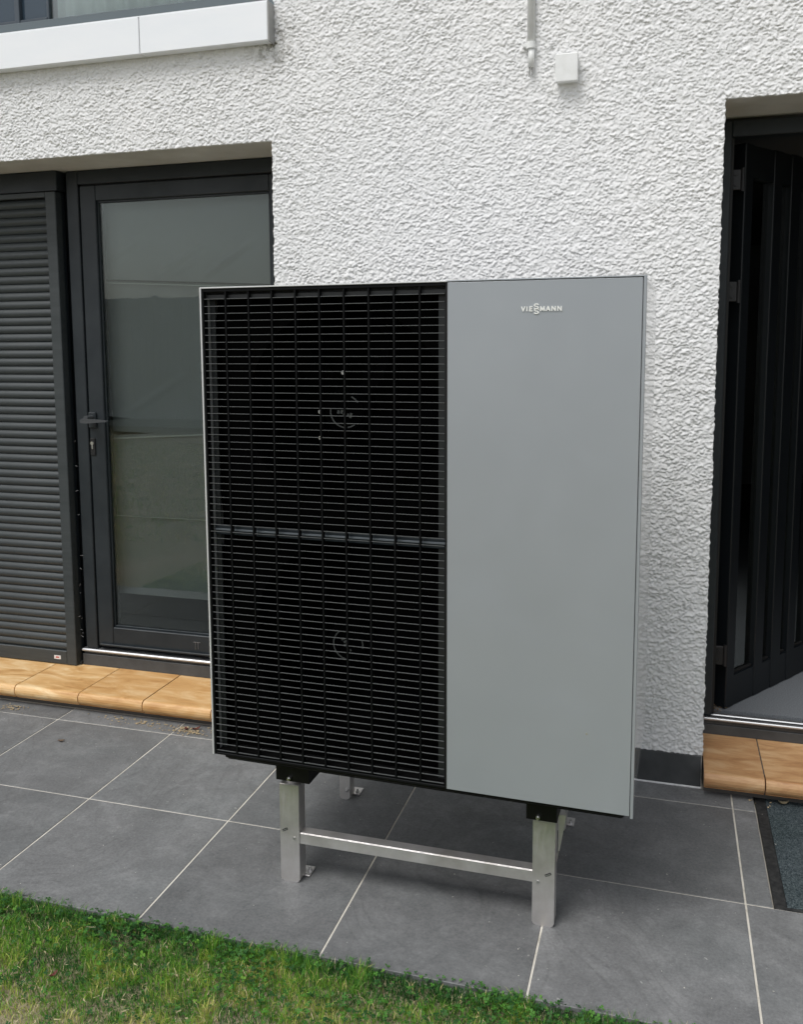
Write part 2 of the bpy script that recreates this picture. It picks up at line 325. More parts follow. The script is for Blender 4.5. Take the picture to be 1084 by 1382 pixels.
def relief_sheet(x0, x1, z0, z1, holes, step):
    nx = int(round((x1-x0)/step))+1; nz = int(round((z1-z0)/step))+1
    gx = np.linspace(x0, x1, nx); gz = np.linspace(z0, z1, nz)
    for h in holes:                                      # snap grid lines to the openings' edges
        for e in (h[0], h[1]):
            if x0 < e < x1: gx[np.argmin(abs(gx-e))] = e
        for e in (h[2], h[3]):
            if z0 < e < z1: gz[np.argmin(abs(gz-e))] = e
    X, Z = np.meshgrid(gx, gz, indexing='ij')
    Hh = render_relief(X, Z); Y = -.0090*Hh-.001
    cxm = (gx[:-1]+gx[1:])/2; czm = (gz[:-1]+gz[1:])/2; CX, CZ = np.meshgrid(cxm, czm, indexing='ij'); keep = np.ones(CX.shape, bool)
    for h in holes: keep &= ~((CX > h[0]) & (CX < h[1]) & (CZ > h[2]) & (CZ < h[3]))
    ids = np.arange(nx*nz).reshape(nx, nz)
    q = np.stack([ids[:-1, :-1], ids[1:, :-1], ids[1:, 1:], ids[:-1, 1:]], -1)[keep]
    kp = np.zeros((nx+1, nz+1), int); kp[1:-1, 1:-1] = keep
    cnt = kp[:-1, :-1]+kp[1:, :-1]+kp[:-1, 1:]+kp[1:, 1:]
    edge = (cnt > 0) & (cnt < 4)
    jx = (vnoise(X*0+3, Z, .009, .009, 21)-.35)*.005+(vnoise(X, Z, .05, .03, 22)-.5)*.003
    jz = (vnoise(X, Z*0+5, .010, .011, 23)-.35)*.006
    Xo, Zo = X.copy(), Z.copy()
    Zo = Zo-np.where(edge, 0, .006*np.clip(Hh+.1, 0, 1))
    for h in holes:                                      # ragged lip leaning over each opening
        m_ = edge & (abs(X-h[1]) < 1e-6) & (Z > h[2]-1e-6) & (Z < h[3]+1e-6); Xo[m_] -= jx[m_]
        m_ = edge & (abs(X-h[0]) < 1e-6) & (Z > h[2]-1e-6) & (Z < h[3]+1e-6); Xo[m_] += jx[m_]
        m_ = edge & (abs(Z-h[3]) < 1e-6) & (X > h[0]-1e-6) & (X < h[1]+1e-6); Zo[m_] -= jz[m_]
    V = np.stack([Xo, Y, Zo], -1).reshape(-1, 3)
    # skirt back to the core along every border
    ei = ids[edge]; back = -np.ones(nx*nz, int); back[ei] = np.arange(len(ei))+nx*nz
    VB = np.stack([X.reshape(-1)[ei], np.full(len(ei), Yc+.004), Z.reshape(-1)[ei]], -1); V = np.vstack([V, VB])
    E = {}
    a, b = q, np.roll(q, -1, 1); ed = np.stack([a.ravel(), b.ravel()], -1); es = np.sort(ed, 1)
    key = es[:, 0].astype(np.int64)*(nx*nz)+es[:, 1]; uq, idx, ct = np.unique(key, return_index=True, return_counts=True)
    be = ed[idx[ct == 1]]; sk = np.stack([be[:, 1], be[:, 0], back[be[:, 0]], back[be[:, 1]]], -1); sk = sk[(sk >= 0).all(1)]
    return V, np.vstack([q, sk])
holes = [(XL, XJ1, -1, ZL1), (XJ2, XR, -1, ZL2), (UW0, UW1, UZ0-.05, 9)]
V, Fq = relief_sheet(-2.45, 1.40, .115, 3.05, holes, .0029)
render_o = obj('rough_render', np_mesh('rough_render', V, Fq, m_plaster, True), house)
for i, b in enumerate([(-7, XL, -.004, Yc, .115, 5.6), (XR, 6, -.004, Yc, .115, 5.6), (1.40, XR, -.004, Yc, ZL2, 5.6), (XJ2-1.55, 1.40, -.004, Yc, 3.05, 5.6),
                       (XL, -2.45, -.004, Yc, ZL1, 2.70)]):
    box('outer_render', m_plaster_coarse, *b, 0, house)
for x0, x1 in [(XJ1+.0015, -.4), (-.4, .125), (.125, XJ2-.001)]:
    box('plinth_tile', m_tile_dark, x0+.0015, x1-.0015, -.006, .02, .001, .114, .0015, house)
box('plinth_tile', m_tile_dark, XR, 6, -.006, .02, .001, .114, .0015, house)
box('plinth_tile', m_tile_dark, -7, XL, -.006, .02, .001, .114, .0015, house)
box('plinth_joint', m_plaster_coarse, XJ1, XJ2, -.0095, .0, -.002, .0045, .001, house)
# house shell behind (closed rooms, flat roof)
boxes('shell_wall', m_room, [(-7, -6.9, D, 5, 0, 5.6), (5.9, 6, D, 5, 0, 5.6), (-7, 6, 5, 5.1, 0, 5.6), (-.02, .05, D+.002, 5, 0, 2.45)], 0, house)
box('roof', m_reveal, -7.1, 6.1, -.02, 5.1, 5.6, 5.75, 0, house)
box('upper_floor', m_room, -6.9, 5.9, D+.001, 5, 2.42, 2.70, 0, house)
box('room_floor', m_roomfloor, -6.9, 5.9, D+.05, 5, .04, .15, 0, house)

# doorsteps: bullnosed tiles
def step_profile(y0, y1, z):
    r = .020; pts = [(y1, z), (y1, z-.035)]
    pts += [(y0+.024, z-.050), (y0+.012, z-.052)]
    for k in range(9):
        a = math.pi*1.5-math.pi*k/8; pts.append((y0+r+r*math.cos(a), z-.025+(r+.005)*math.sin(a)*(1.0)))
    return pts
def doorstep(label, xl, xr, joints, y0, m, base_m):
    st = empty('doorstep', (0, 0, 0), 0, house); st['label'] = label
    edges = [xl]+joints+[xr]
    for a, b in zip(edges[:-1], edges[1:]):
        bm = bmesh.new(); hw = (b-a)/2-.0022
        prism(bm, step_profile(y0, .272, .085), -hw, hw)
        obj('tile', mesh_from(bm, 'tile', m), st, ((a+b)/2, 0, random.uniform(-.0008, .0008)))
    box('mortar', m_step_grout, xl+.001, xr-.001, y0+.055, .27, -.001, .081, 0, st)
doorstep('ochre bullnosed tile doorstep under the left doors', XL, XJ1-.003, [-3.01, -2.70, -2.385, -2.07, -1.755, -1.45, -1.14], -.050, m_step_l, m_step_grout)
doorstep('brown tile doorstep under the right doorway', XJ2+.004, XR-.003, [.906, 1.21, 1.515, 1.82], -.075, m_step_r, mat('step_grout_pale', (.26, .24, .22), .95))

# left glazed door (fixed frame, sash, panes, lever, cylinder)
dl = empty('glazed_door', (0, 0, 0), 0, house); dl['label'] = 'closed anthracite glazed door with lever handle'
yF = .27
fx0, fx1 = -1.925, XJ1-.002
boxes('door_frame', m_anth, [(fx0, -1.868, yF+.0, yF+.075, .165, 2.262), (-.905, fx1, yF, yF+.075, .165, 2.262), (-1.868, -.905, yF, yF+.075, 2.205, 2.262)], .0025, dl)
box('door_frame_rebate', m_gasket, -1.87, -.90, yF+.040, yF+.06, .165, 2.21, 0, dl).data.polygons
bpy.data.objects.remove(bpy.data.objects['door_frame_rebate'])
boxes('gasket', m_gasket, [(-1.869, -1.8635, yF+.018, yF+.06, .17, 2.206), (-1.869, -.904, yF+.018, yF+.06, 2.200, 2.2065)], 0, dl)
boxes('sash', m_anth, [(-1.8635, -1.787, yF+.006, yF+.07, .178, 2.200), (-.985, -.909, yF+.006, yF+.07, .178, 2.200),
                       (-1.787, -.985, yF+.0065, yF+.07, .178, .268), (-1.787, -.985, yF+.0065, yF+.07, 2.135, 2.200)], .003, dl)
boxes('glazing_bead', m_anth, [(-1.787, -1.780, yF+.018, yF+.04, .268, 2.135), (-1.780, -.992, yF+.018, yF+.04, .268, .276), (-1.780, -.992, yF+.018, yF+.04, 2.127, 2.135), (-.992, -.985, yF+.018, yF+.04, .268, 2.135)], .001, dl)
box('pane', m_glass, -1.780, -.992, yF+.026, yF+.030, .276, 2.127, 0, dl)
boxes('sill_drip', m_anth, [(-1.85, -.92, yF-.006, yF+.006, .183, .192)], .002, dl)
boxes('threshold', m_alu, [(-1.945, fx1, yF-.012, yF+.07, .150, .163)], .004, dl)
boxes('threshold_base', m_tile_dark, [(-1.945, fx1, yF-.004, D, .084, .137), (-1.94, fx1, yF+.004, D, .137, .150)], .002, dl)
boxes('drip_mark', mat('pale_scratch', (.12, .12, .12), .8), [(-1.385, -1.352, yF+.0042, yF+.007, .236, .239), (-1.376, -1.374, yF+.0042, yF+.007, .205, .236), (-1.364, -1.362, yF+.0042, yF+.007, .207, .236)], 0, dl)
bm = bmesh.new(); bx(bm, -1.862, -1.824, yF-.006, yF+.006, 1.165, 1.235, .004); hr = obj('handle_rose', mesh_from(bm, 'handle_rose', m_anth), dl)
bm = bmesh.new(); cyl(bm, (-1.843, yF, 1.212), (-1.843, yF-.052, 1.212), .011, 16)
pts = [(-1.864, 1.192), (-1.866, 1.204), (-1.858, 1.2105), (-1.78, 1.2075), (-1.735, 1.204), (-1.733, 1.199), (-1.78, 1.195), (-1.84, 1.190)]
prism(bm, pts, yF-.062, yF-.045, 'y')
h = obj('lever_handle', mesh_from(bm, 'lever_handle', mat('lever_paint', (.06, .064, .068), .35)), dl)
box('lock_plate', m_gasket, -1.860, -1.836, yF-.0005, yF+.006, 1.045, 1.120, .0015, dl)
bm = bmesh.new(); cyl(bm, (-1.849, yF-.004, 1.098), (-1.849, yF+.004, 1.098), .008, 16); bx(bm, -1.8525, -1.8455, yF-.003, yF+.004, 1.072, 1.094, .001); obj('lock_cylinder', mesh_from(bm, 'lock_cylinder', m_bolt), dl)

# fabric blind hanging inside the glass: three panels with hems and slanting creases
m_blind = mat('blind_fabric', (.2, .2, .2), .85); _n = N(m_blind); _c = _n.coord(); _n.col(_n.ramp(_n.noise(_c, 1.2, 3), [(.3, (.215, .222, .226)), (.7, (.265, .272, .278))])); _n.bump(_n.noise(_c, 500, 2), .2, .0005)
def blind(z0, z1, slope, yb, seed):
    nx, nz = 90, max(6, int((z1-z0)/.012)); X, T = np.meshgrid(np.linspace(-1.92, -.86, nx), np.linspace(0, 1, nz), indexing='ij')
    Z = z0+(z1-z0)*T+slope*(X+1.4); Yv = yb+.004*(vnoise(X, Z, .35, .25, seed)-.5)+0*X
    for (ax, az, L_, w, amp) in [(-1.43, 1.89, .17, .012, .006), (-1.20, 1.89, .15, .010, .006), (-1.40, 1.865, .10, .007, .004), (-1.24, 1.86, .12, .008, .005), (-1.70, 1.94, .12, .008, .004), (-1.60, 1.30, .2, .012, .003)]:
        u = (X-ax)*.86+(Z-az)*.51; v = -(X-ax)*.51+(Z-az)*.86; Yv = Yv-2.2*amp*np.exp(-(v/w)**2)*np.exp(-(u/L_*1.3)**4)
    V = np.stack([X, Yv, Z], -1).reshape(-1, 3); ids = np.arange(nx*nz).reshape(nx, nz)
    q = np.stack([ids[:-1, :-1], ids[1:, :-1], ids[1:, 1:], ids[:-1, 1:]], -1).reshape(-1, 4); nV = len(V)
    V = np.vstack([V, V+[0, .003, 0]]); return np_mesh('blind', V, np.vstack([q, q[:, ::-1]+nV]), m_blind, True)
for (a, b, sl, yb, sd_) in [(1.79, 2.24, -.05, .362, 1), (1.135, 1.80, -.02, .372, 2), (.765, 1.150, .06, .366, 3), (.40, .775, .0, .374, 4)]:
    obj('blind', blind(a, b, sl, yb, sd_), dl)
m_hem = mat('blind_hem', (.42, .44, .43), .8)
for (zz, sl, m_, t) in [(1.788, -.05, m_gasket, .006), (1.776, -.05, m_hem, .004), (1.136, .06, m_hem, .006), (.765, .0, m_hem, .003)]:
    bm = bmesh.new(); bx(bm, -1.92, -.86, .350, .354, zz-t/2, zz+t/2, .0005)
    for v in bm.verts: v.co.z += sl*(v.co.x+1.4)
    obj('hem', mesh_from(bm, 'hem', m_), dl)

# louvred shutter, left
sh = empty('louvred_shutter', (0, 0, 0), 0, house); sh['label'] = 'dark grey closed louvred shutter with rounded slats'
ys = .235
boxes('shutter_frame', m_shut, [(-2.008, -1.957, ys, ys+.045, .088, 2.178), (-3.28, -3.22, ys, ys+.045, .088, 2.178), (-3.22, -2.008, ys+.001, ys+.044, .088, .150), (-3.22, -2.008, ys+.001, ys+.044, 2.155, 2.178)], .0025, sh)
box('shutter_box', m_anth, -3.29, -1.945, ys-.004, D, 2.180, 2.262, .002, sh)
boxes('guide_rail', m_anth, [(-1.965, -1.958, ys+.046, D, .088, 2.178)], 0, sh)
P_ = .0357; prof = []
for k in range(9):
    t = k/8; prof.append((ys+.020-.013*math.sin(math.pi*(t*.85+.13))**.8 if True else 0, P_*t*.97))
bm = bmesh.new()
front = [(.020-.0135*max(0, math.sin(math.pi*(.10+.86*t)))**.75, P_*.965*t) for t in [0, .08, .2, .35, .5, .65, .8, .92, 1]]
backp = [(.026, P_*.965), (.026, 0)]
prism(bm, front+backp, -3.221, -2.007)
slat_me = mesh_from(bm, 'slat', m_shut)
z = .151
while z+P_ < 2.158:
    obj('slat', slat_me, sh, (0, ys, z)); z += P_
box('shutter_back', m_gasket, -3.22, -2.0, ys+.030, ys+.036, .15, 2.155, 0, sh)
box('rating_sticker', m_label, -2.075, -2.040, ys-.0002, ys+.0035, .110, .127, 0, sh)
boxes('sticker_print', m_red, [(-2.066, -2.049, ys-.0008, ys+.001, .1155, .1215)], 0, sh)
# fixed sash behind the shutter so the opening is closed
boxes('side_glazing', m_anth, [(-3.29, -1.926, yF+.06, yF+.07, .088, 2.262)], 0, house)
box('threshold_base', m_tile_dark, -3.29, -1.95, .262, D, .0845, .1, 0, house)

# right doorway with inward open leaf
dr = empty('open_door', (0, 0, 0), 0, house); dr['label'] = 'black glazed door standing open into the right doorway'
yR = .272
boxes('door_frame', m_anth, [(XJ2+.006, .748, yR, yR+.07, .155, 2.275), (.748, XR-.07, yR, yR+.07, 2.222, 2.275), (XR-.07, XR-.003, yR, yR+.07, .155, 2.275)], .0025, dr)
boxes('threshold', m_alu, [(XJ2+.012, XR-.01, yR-.014, yR+.010, .140, .150), (XJ2+.03, XR-.01, yR+.022, yR+.045, .144, .151)], .003, dr)
boxes('threshold_base', m_tile_dark, [(XJ2+.006, XR-.003, yR-.004, D, .084, .122), (XJ2+.006, XR-.003, yR-.0, D+.04, .122, .142)], .002, dr)
leaf_a = math.atan2(.482, .313)
leaf = empty('door_leaf', (.800, .352, 0), leaf_a, dr)
bpy.data.objects.remove(leaf)
Mleaf = Matrix.Translation((.800, .352, 0)) @ Matrix.Rotation(leaf_a, 4, 'Z')
def lobj(name, m, L, bev=.002):
    bm = bmesh.new()
    for b in L: bx(bm, *b, bev)
    bm.transform(Mleaf); return obj(name, mesh_from(bm, name, m), dr)
# local: x along leaf, y thickness (towards -y faces the camera side)
m_leaf = mat('leaf_paint', (.006, .008, .010), .42, spec=.35)
for (a, b, d0) in [(0, .058, 0), (.205, .268, 0), (.335, .408, 0), (.465, .525, 0), (.62, .70, 0)]:
    lobj('stile', m_leaf, [(a, b, d0, .055, .153, 2.215)], .003)
lobj('rail', m_leaf, [(.058, .62, .003, .052, .153, .272)], .002); lobj('rail', m_leaf, [(.058, .62, .003, .052, 2.10, 2.213)], .002)
for a, b in [(.058, .205), (.268, .335), (.408, .465), (.525, .62)]:
    lobj('pane', m_glass_leaf, [(a, b, .022, .026, .272, 2.10)], 0)
    lobj('glazing_bead', m_gasket, [(a, b, .012, .022, .272, .280)], .001)
for zz in (2.085, 1.70, .37):
    bm = bmesh.new(); bx(bm, .757, .784, yR+.045, yR+.062, zz-.035, zz+.035, .002); cyl(bm, (.79, yR+.052, zz-.04), (.79, yR+.052, zz+.04), .007, 12)
    for dz in (-.018, .018): cyl(bm, (.768, yR+.045, zz+dz), (.768, yR+.040, zz+dz), .005, 10)
    obj('hinge', mesh_from(bm, 'hinge', mat('hinge_metal', (.012, .012, .013), .45)), dr)
boxes('weather_strip', m_gasket, [(.749, .757, yR+.02, yR+.068, .156, 2.222)], 0, dr)
# ceiling strip and furniture of the room
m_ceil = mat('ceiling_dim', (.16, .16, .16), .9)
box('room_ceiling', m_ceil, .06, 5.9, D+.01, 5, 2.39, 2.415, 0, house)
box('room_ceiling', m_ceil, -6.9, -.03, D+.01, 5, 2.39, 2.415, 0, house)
cab = empty('wooden_cabinet', (1.0, 2.6, .15)); tag(cab, 'low brown wooden cabinet seen dimly through the open right door', 'cabinet')
box('body', m_wood, .0, 1.5, .0, .45, .02, .62, .005, cab)
for i in range(3): box('drawer_front', m_wood, .02+i*.495, .495+i*.495, -.018, 0, .05, .60, .004, cab)
for i in range(3): box('handle', m_bolt, .2+i*.495, .32+i*.495, -.03, -.018, .48, .495, .003, cab)
box('plinth', m_gasket, .03, 1.47, .02, .43, 0, .02, 0, cab)

# upper window with long metal sill
uw = empty('upper_window', (0, 0, 0), 0, house); uw['label'] = 'upper window with pale green curtain'
boxes('window_frame', mat('window_frame_grey', (.10, .125, .135), .4), [(UW0, UW1-.001, .058, .13, UZ0-.01, 2.808), (UW1-.05, UW1-.001, .058, .13, 2.808, 4.1), (UW0, UW1-.001, .058, .13, 4.04, 4.1)], .003, uw)
boxes('sash', mat('sash_blue_grey', (.05, .065, .08), .35), [(-3.25, -1.835, .070, .10, 2.808, 2.822), (-1.985, -1.962, .066, .10, 2.808, 4.04), (-1.840, -1.828, .074, .10, 2.808, 4.04)], .002, uw)
box('pane', mat('dark_blue_glass', (.035, .055, .075), .06), -3.25, -1.835, .085, .089, 2.82, 4.04, 0, uw); box('pane', m_glass_up, -1.828, UW1-.05, .085, .089, 2.808, 4.04, 0, uw)
bm = bmesh.new(); n_ = 150; x0_, x1_ = -1.825, -.84; prev = None
for i in range(n_+1):
    x = x0_+(x1_-x0_)*i/n_; y = .125+.010*math.sin(x*55+.8*math.sin(x*17))+.004*math.sin(x*131)
    a = bm.verts.new((x, y, 2.815)); b = bm.verts.new((x, y, 4.05)); c = bm.verts.new((x, y+.003, 2.815)); d = bm.verts.new((x, y+.003, 4.05))
    if prev:
        for p, q in ((0, 1), (1, 3), (3, 2), (2, 0)): bm.faces.new((prev[p], (a, b, c, d)[p], (a, b, c, d)[q], prev[q]))
    prev = (a, b, c, d)
obj('curtain', mesh_from(bm, 'curtain', m_curtain, True), uw)
box('roller_blind', mat('blind_blue', (.05, .075, .11), .8), -3.28, -1.87, .14, .145, 2.75, 4.06, 0, uw)
sl = empty('window_sill', (0, 0, 0), 0, house)
box('sill_panel', m_sill, -3.4, -1.3535, -.050, -.003, 2.602, 2.733, .0015, sl)
box('sill_panel', m_sill, -1.3505, -.8345, -.050, -.003, 2.602, 2.733, .0015, sl)
box('sill_end_cap', m_sill_end, -.8340, -.8285, -.051, .004, 2.598, 2.7345, .001, sl)
boxes('sill_top', m_sill, [(-3.4, -.8345, -.048, .057, 2.7335, 2.737)], 0, sl)
boxes('sill_core', m_sill_end, [(-3.38, -.84, -.046, .010, 2.606, 2.732)], 0, sl)

# conduit and junction box on the wall
cd = empty('cable_conduit', (.096, -.016, 2.42)); tag(cd, 'thin white cable conduit coming down the wall from above', 'conduit')
bm = bmesh.new(); cyl(bm, (0, 0, .075), (0, 0, .9), .0125, 20); obj('pipe', mesh_from(bm, 'pipe', m_white, True), cd)
bm = bmesh.new(); cyl(bm, (.002, 0, .012), (.002, 0, .078), .0105, 20); obj('pipe_end', mesh_from(bm, 'pipe_end', m_white, True), cd)
bm = bmesh.new(); cyl(bm, (0, 0, .072), (0, 0, .092), .0155, 20); bx(bm, -.026, -.010, -.006, .014, .078, .088, .001); obj('clip', mesh_from(bm, 'clip', m_white), cd)
bm = bmesh.new(); cyl(bm, (-.004, -.004, -.018), (-.003, -.004, .014), .0022, 8); cyl(bm, (.006, -.002, -.006), (.005, -.002, .014), .002, 8); cyl(bm, (.006, -.004, -.004), (.001, -.010, -.022), .0014, 8); obj('cable_stub', mesh_from(bm, 'cable_stub', mat('cable_grey', (.3, .3, .29), .6)), cd)
jb = empty('junction_box', (.216, -.004, 2.416)); tag(jb, 'small square white junction box screwed to the rough wall', 'junction box')
box('lid', m_white, -.0365, .0365, -.038, -.022, -.0445, .0445, .003, jb, 2); box('body', m_white, -.034, .034, -.0225, .006, -.042, .042, .002, jb)

# ------------------------------------------------------------ heat pump
UA = -.0254; hp = empty('heat_pump', (-.6343, -.9897, 0), UA)
tag(hp, 'large outdoor heat pump with black louvred front and grey side panel on a steel stand', 'heat pump')
Z0, Z1, Wd_, Dp = .3852, 1.6799, 1.144, .60; GA = .677
boxes('casing', m_casing, [(.002, .010, .012, Dp, Z0+.002, Z1-.001), (Wd_-.010, Wd_-.002, .012, Dp, Z0+.002, Z1-.001), (.010, Wd_-.010, .012, Dp, Z1-.012, Z1-.001), (.010, Wd_-.010, Dp-.01, Dp, Z0+.002, Z1-.012)], .001, hp)
boxes('inner_housing', m_void, [(.012, .018, .075, .55, Z0+.01, Z1-.02), (GA, GA+.01, .014, .55, Z0+.01, Z1-.02), (.012, Wd_-.012, .55, .56, Z0+.01, Z1-.02), (.012, Wd_-.012, .014, .55, Z0+.003, Z0+.010), (.012, GA, .014, .55, Z1-.020, Z1-.013)], 0, hp)
box('front_panel', m_grey, GA+.0015, Wd_-.0085, -.001, .014, Z0+.0005, Z1-.0045, .0012, hp, 2)
boxes('edge_trim', m_trim, [(0, .0046, -.003, .013, Z0, Z1), (.0046, GA, -.0028, .013, Z1-.0034, Z1)], .0006, hp)
boxes('edge_trim', m_grey, [(Wd_-.0068, Wd_, -.003, .013, Z0-.004, Z1), (GA, Wd_-.0068, -.0028, .013, Z1-.0030, Z1)], .0006, hp)
boxes('seam', m_gasket, [(GA-.0025, GA+.0015, .001, .014, Z0, Z1-.004), (Wd_-.0085, Wd_-.0068, .001, .013, Z0, Z1-.003)], 0, hp)
# louvre grille
gx0, gx1 = .0075, GA-.0035; gw = (gx1-gx0)/10
boxes('grille_frame', m_bar, [(.0045, gx0+.003, .000, .022, Z0, Z1-.004), (gx1-.001, gx1+.0012, .0006, .022, Z0, Z1-.004), (gx0+.003, gx1-.001, .0006, .020, Z1-.012, Z1-.004), (gx0+.003, gx1-.001, .0006, .020, Z0, Z0+.006)], .0008, hp)
box('top_strip', mat('top_strip_dark', (.022, .024, .025), .5), gx0+.003, gx1-.001, .014, .018, Z1-.030, Z1-.012, 0, hp)
NS = 67; zs0, zs1 = Z0+.012, Z1-.031; pitch = (zs1-zs0)/(NS-1)
bm = bmesh.new()
for k in range(10):
    a = gx0+k*gw+.0040; b = gx0+(k+1)*gw-.0040
    prism(bm, [(.0028, -.0010), (.0020, -.0004), (.0020, .0006), (.0028, .0009), (.0062, .0003), (.0062, -.0010)], a, b)
for k in range(1, 10):
    c = gx0+k*gw; bx(bm, c-.0042, c+.0042, .0045, .0060, -.0008, .0002)
slat = mesh_from(bm, 'louvre_slat', m_black)
for i in range(NS): obj('louvre_slat', slat, hp, (0, 0, zs0+i*pitch))
bm = bmesh.new(); bx(bm, -.0021, .0021, .0012, .017, Z0+.004, Z1-.010, .0008); bar = mesh_from(bm, 'grille_bar', m_bar)
for k in range(1, 10): obj('grille_bar', bar, hp, (gx0+k*gw, 0, 0))
# things seen between the slats
m_strip = mat('inner_strip', (.014, .017, .018), .5)
boxes('inner_strip', m_strip, [(.0105, .026, .034, .038, Z0+.01, Z1-.014), (GA-.030, GA-.004, .034, .038, Z0+.01, Z1-.014)], 0, hp)
boxes('inner_crossbar', m_cross, [(.012, GA-.002, .026, .040, 1.010, 1.036), ], .002, hp)
boxes('crossbar_lip', mat('pale_lip', (.13, .15, .17), .4), [(.012, GA-.002, .0235, .0265, 1.0225, 1.0275)], .0005, hp)
def shroud(cz, r):
    bm = bmesh.new(); cx = .385; n = 48; ring = []; outer = []
    hx, hz0, hz1 = (.015, GA-.003), (1.036 if cz > 1 else Z0+.01), (Z1-.016 if cz > 1 else 1.010)
    for i in range(n):
        a = 2*math.pi*(i+.5)/n; c_, s_ = math.cos(a), math.sin(a)
        ring.append((bm.verts.new((cx+r*c_, .060, cz+r*s_)), bm.verts.new((cx+r*.97*c_, .16, cz+r*.97*s_))))
        tx = ((hx[1]-cx)/c_ if c_ > 0 else (hx[0]-cx)/c_); tz = ((hz1-cz)/s_ if s_ > 0 else (hz0-cz)/s_); t = min(tx, tz)
        outer.append(bm.verts.new((cx+t*c_, .060, cz+t*s_)))
    for i in range(n):
        j = (i+1) % n; bm.faces.new((outer[i], outer[j], ring[j][0], ring[i][0])); bm.faces.new((ring[i][0], ring[j][0], ring[j][1], ring[i][1]))
    return mesh_from(bm, 'fan_shroud', mat('shroud_black', (.0015, .0015, .0015), .8, spec=.02))
for cz, ph in ((1.352, .3), (.720, 1.1)):
    obj('fan_shroud', shroud(cz, .280), hp)
    fan = empty('fan', (.385, .10, cz), 0, hp); fan.rotation_euler = (0, ph, 0)
    bm = bmesh.new(); cyl(bm, (0, -.025, 0), (0, .05, 0), .062, 32); cyl(bm, (0, -.031, 0), (0, -.025, 0), .050, 32); obj('hub', mesh_from(bm, 'hub', m_fan), fan)
    for k in range(5):
        a0 = 2*math.pi*k/5; bm = bmesh.new(); rowsb = []
        for i in range(7):
            r = .06+.215*i/6; w = .50-.12*(i/6)+.1*math.sin(i); sw = .35*(i/6)**1.5; row = []
            for j in range(5):
                t = j/4-.5; ang = a0+sw+t*w*1.1; row.append((r*math.cos(ang), -.02+.055*(t+.5), r*math.sin(ang)))
            rowsb.append(row)
        for off in (0, .003):
            g = [[bm.verts.new((x, y+off, z_)) for x, y, z_ in row] for row in rowsb]
            for i in range(6):
                for j in range(4): bm.faces.new((g[i][j], g[i+1][j], g[i+1][j+1], g[i][j+1]))
        obj('blade', mesh_from(bm, 'blade', m_fan, True), fan)
    # pale hub emblem: broken ring with small ticks
    bm = bmesh.new()
    for a in range(24):
        if a % 24 not in (13, 14, 15, 16, 17, 18, 19, 20, 21, 4, 5): continue
        t = 2*math.pi*a/24; c = (0.03*math.cos(t), 0, .03*math.sin(t))
        M = Matrix.Translation((.042*math.cos(t), -.0325, .042*math.sin(t))) @ Matrix.Rotation(-t, 4, 'Y'); bx(bm, -.0016, .0016, -.001, .001, -.006, .006, 0, M)
    for i in range(5): bx(bm, -.022+i*.009, -.016+i*.009, -.0335, -.0315, -.012+.003*(i % 2), -.003+.004*(i % 3))
    obj('hub_emblem', mesh_from(bm, 'hub_emblem', mat('emblem_grey', (.055, .06, .06), .6)), fan)
for (a_, z_) in ((.388, 1.455), (.322, 1.352), (.322, 1.283)):
    bm = bmesh.new(); cyl(bm, (a_, .050, z_), (a_, .044, z_), .0055, 12); obj('screw', mesh_from(bm, 'screw', m_bolt), hp)
boxes('base_tray', m_tray, [(.028, 1.122, .016, Dp-.01, Z0-.015, Z0+.002), (.034, 1.118, .020, .03, Z0-.019, Z0-.015)], .003, hp)
# lettering
GL = {'V': [[(0, 1), (.5, 0), (1, 1)]], 'I': [[(.5, 0), (.5, 1)]], 'E': [[(1, 1), (0, 1), (0, 0), (1, 0)], [(0, .5), (.9, .5)]],
      'M': [[(0, 0), (.08, 1), (.5, .15), (.92, 1), (1, 0)]], 'A': [[(0, 0), (.5, 1), (1, 0)], [(.22, .32), (.78, .32)]], 'N': [[(0, 0), (0, 1), (1, 0), (1, 1)]],
      'S': [[(1, .84), (.8, .97), (.5, 1), (.18, .95), (0, .76), (.14, .58), (.5, .5), (.86, .42), (1, .24), (.82, .05), (.5, 0), (.2, .03), (0, .16)]]}
def letter(ch, x0, x1, z0, z1, th=.0027, y=-.0032):
    bm = bmesh.new(); h = th/2
    for st in GL[ch]:
        P = [Vector((x0+h+u*(x1-x0-th), 0, z0+h+v*(z1-z0-th))) for u, v in st]
        for k, (a, b) in enumerate(zip(P[:-1], P[1:])):
            d = (b-a); L_ = d.length; d.normalize(); ang = math.atan2(d.z, d.x)
            M = Matrix.Translation((a+b)/2) @ Matrix.Rotation(-ang, 4, 'Y'); bx(bm, -L_/2-h*.6, L_/2+h*.6, y-.00002*k, -.0008, -h, h, 0, M)
    return mesh_from(bm, 'letter', m_letter)
k = .1/675*.96; lx = lambda p: .859+(p-170)*k
zc = 1.6085
word = [('V', 166, 238), ('I', 250, 282), ('E', 304, 362), ('M', 480, 562), ('A', 574, 654), ('N', 668, 742), ('N', 764, 838)]
for ch, p0, p1 in word: obj('letter', letter(ch, lx(p0), lx(p1), zc-.0062, zc+.0062), hp)
obj('letter', letter('S', lx(376), lx(462), zc-.0015, zc+.0125), hp); obj('letter', letter('S', lx(380), lx(466), zc-.0125, zc+.0015, y=-.0029), hp)
bm = bmesh.new(); cyl(bm, (1.03, 0, .581), (1.03, -.0016, .581), .0028, 10); obj('blemish', mesh_from(bm, 'blemish', mat('blemish', (.3, .3, .24), .7)), hp)
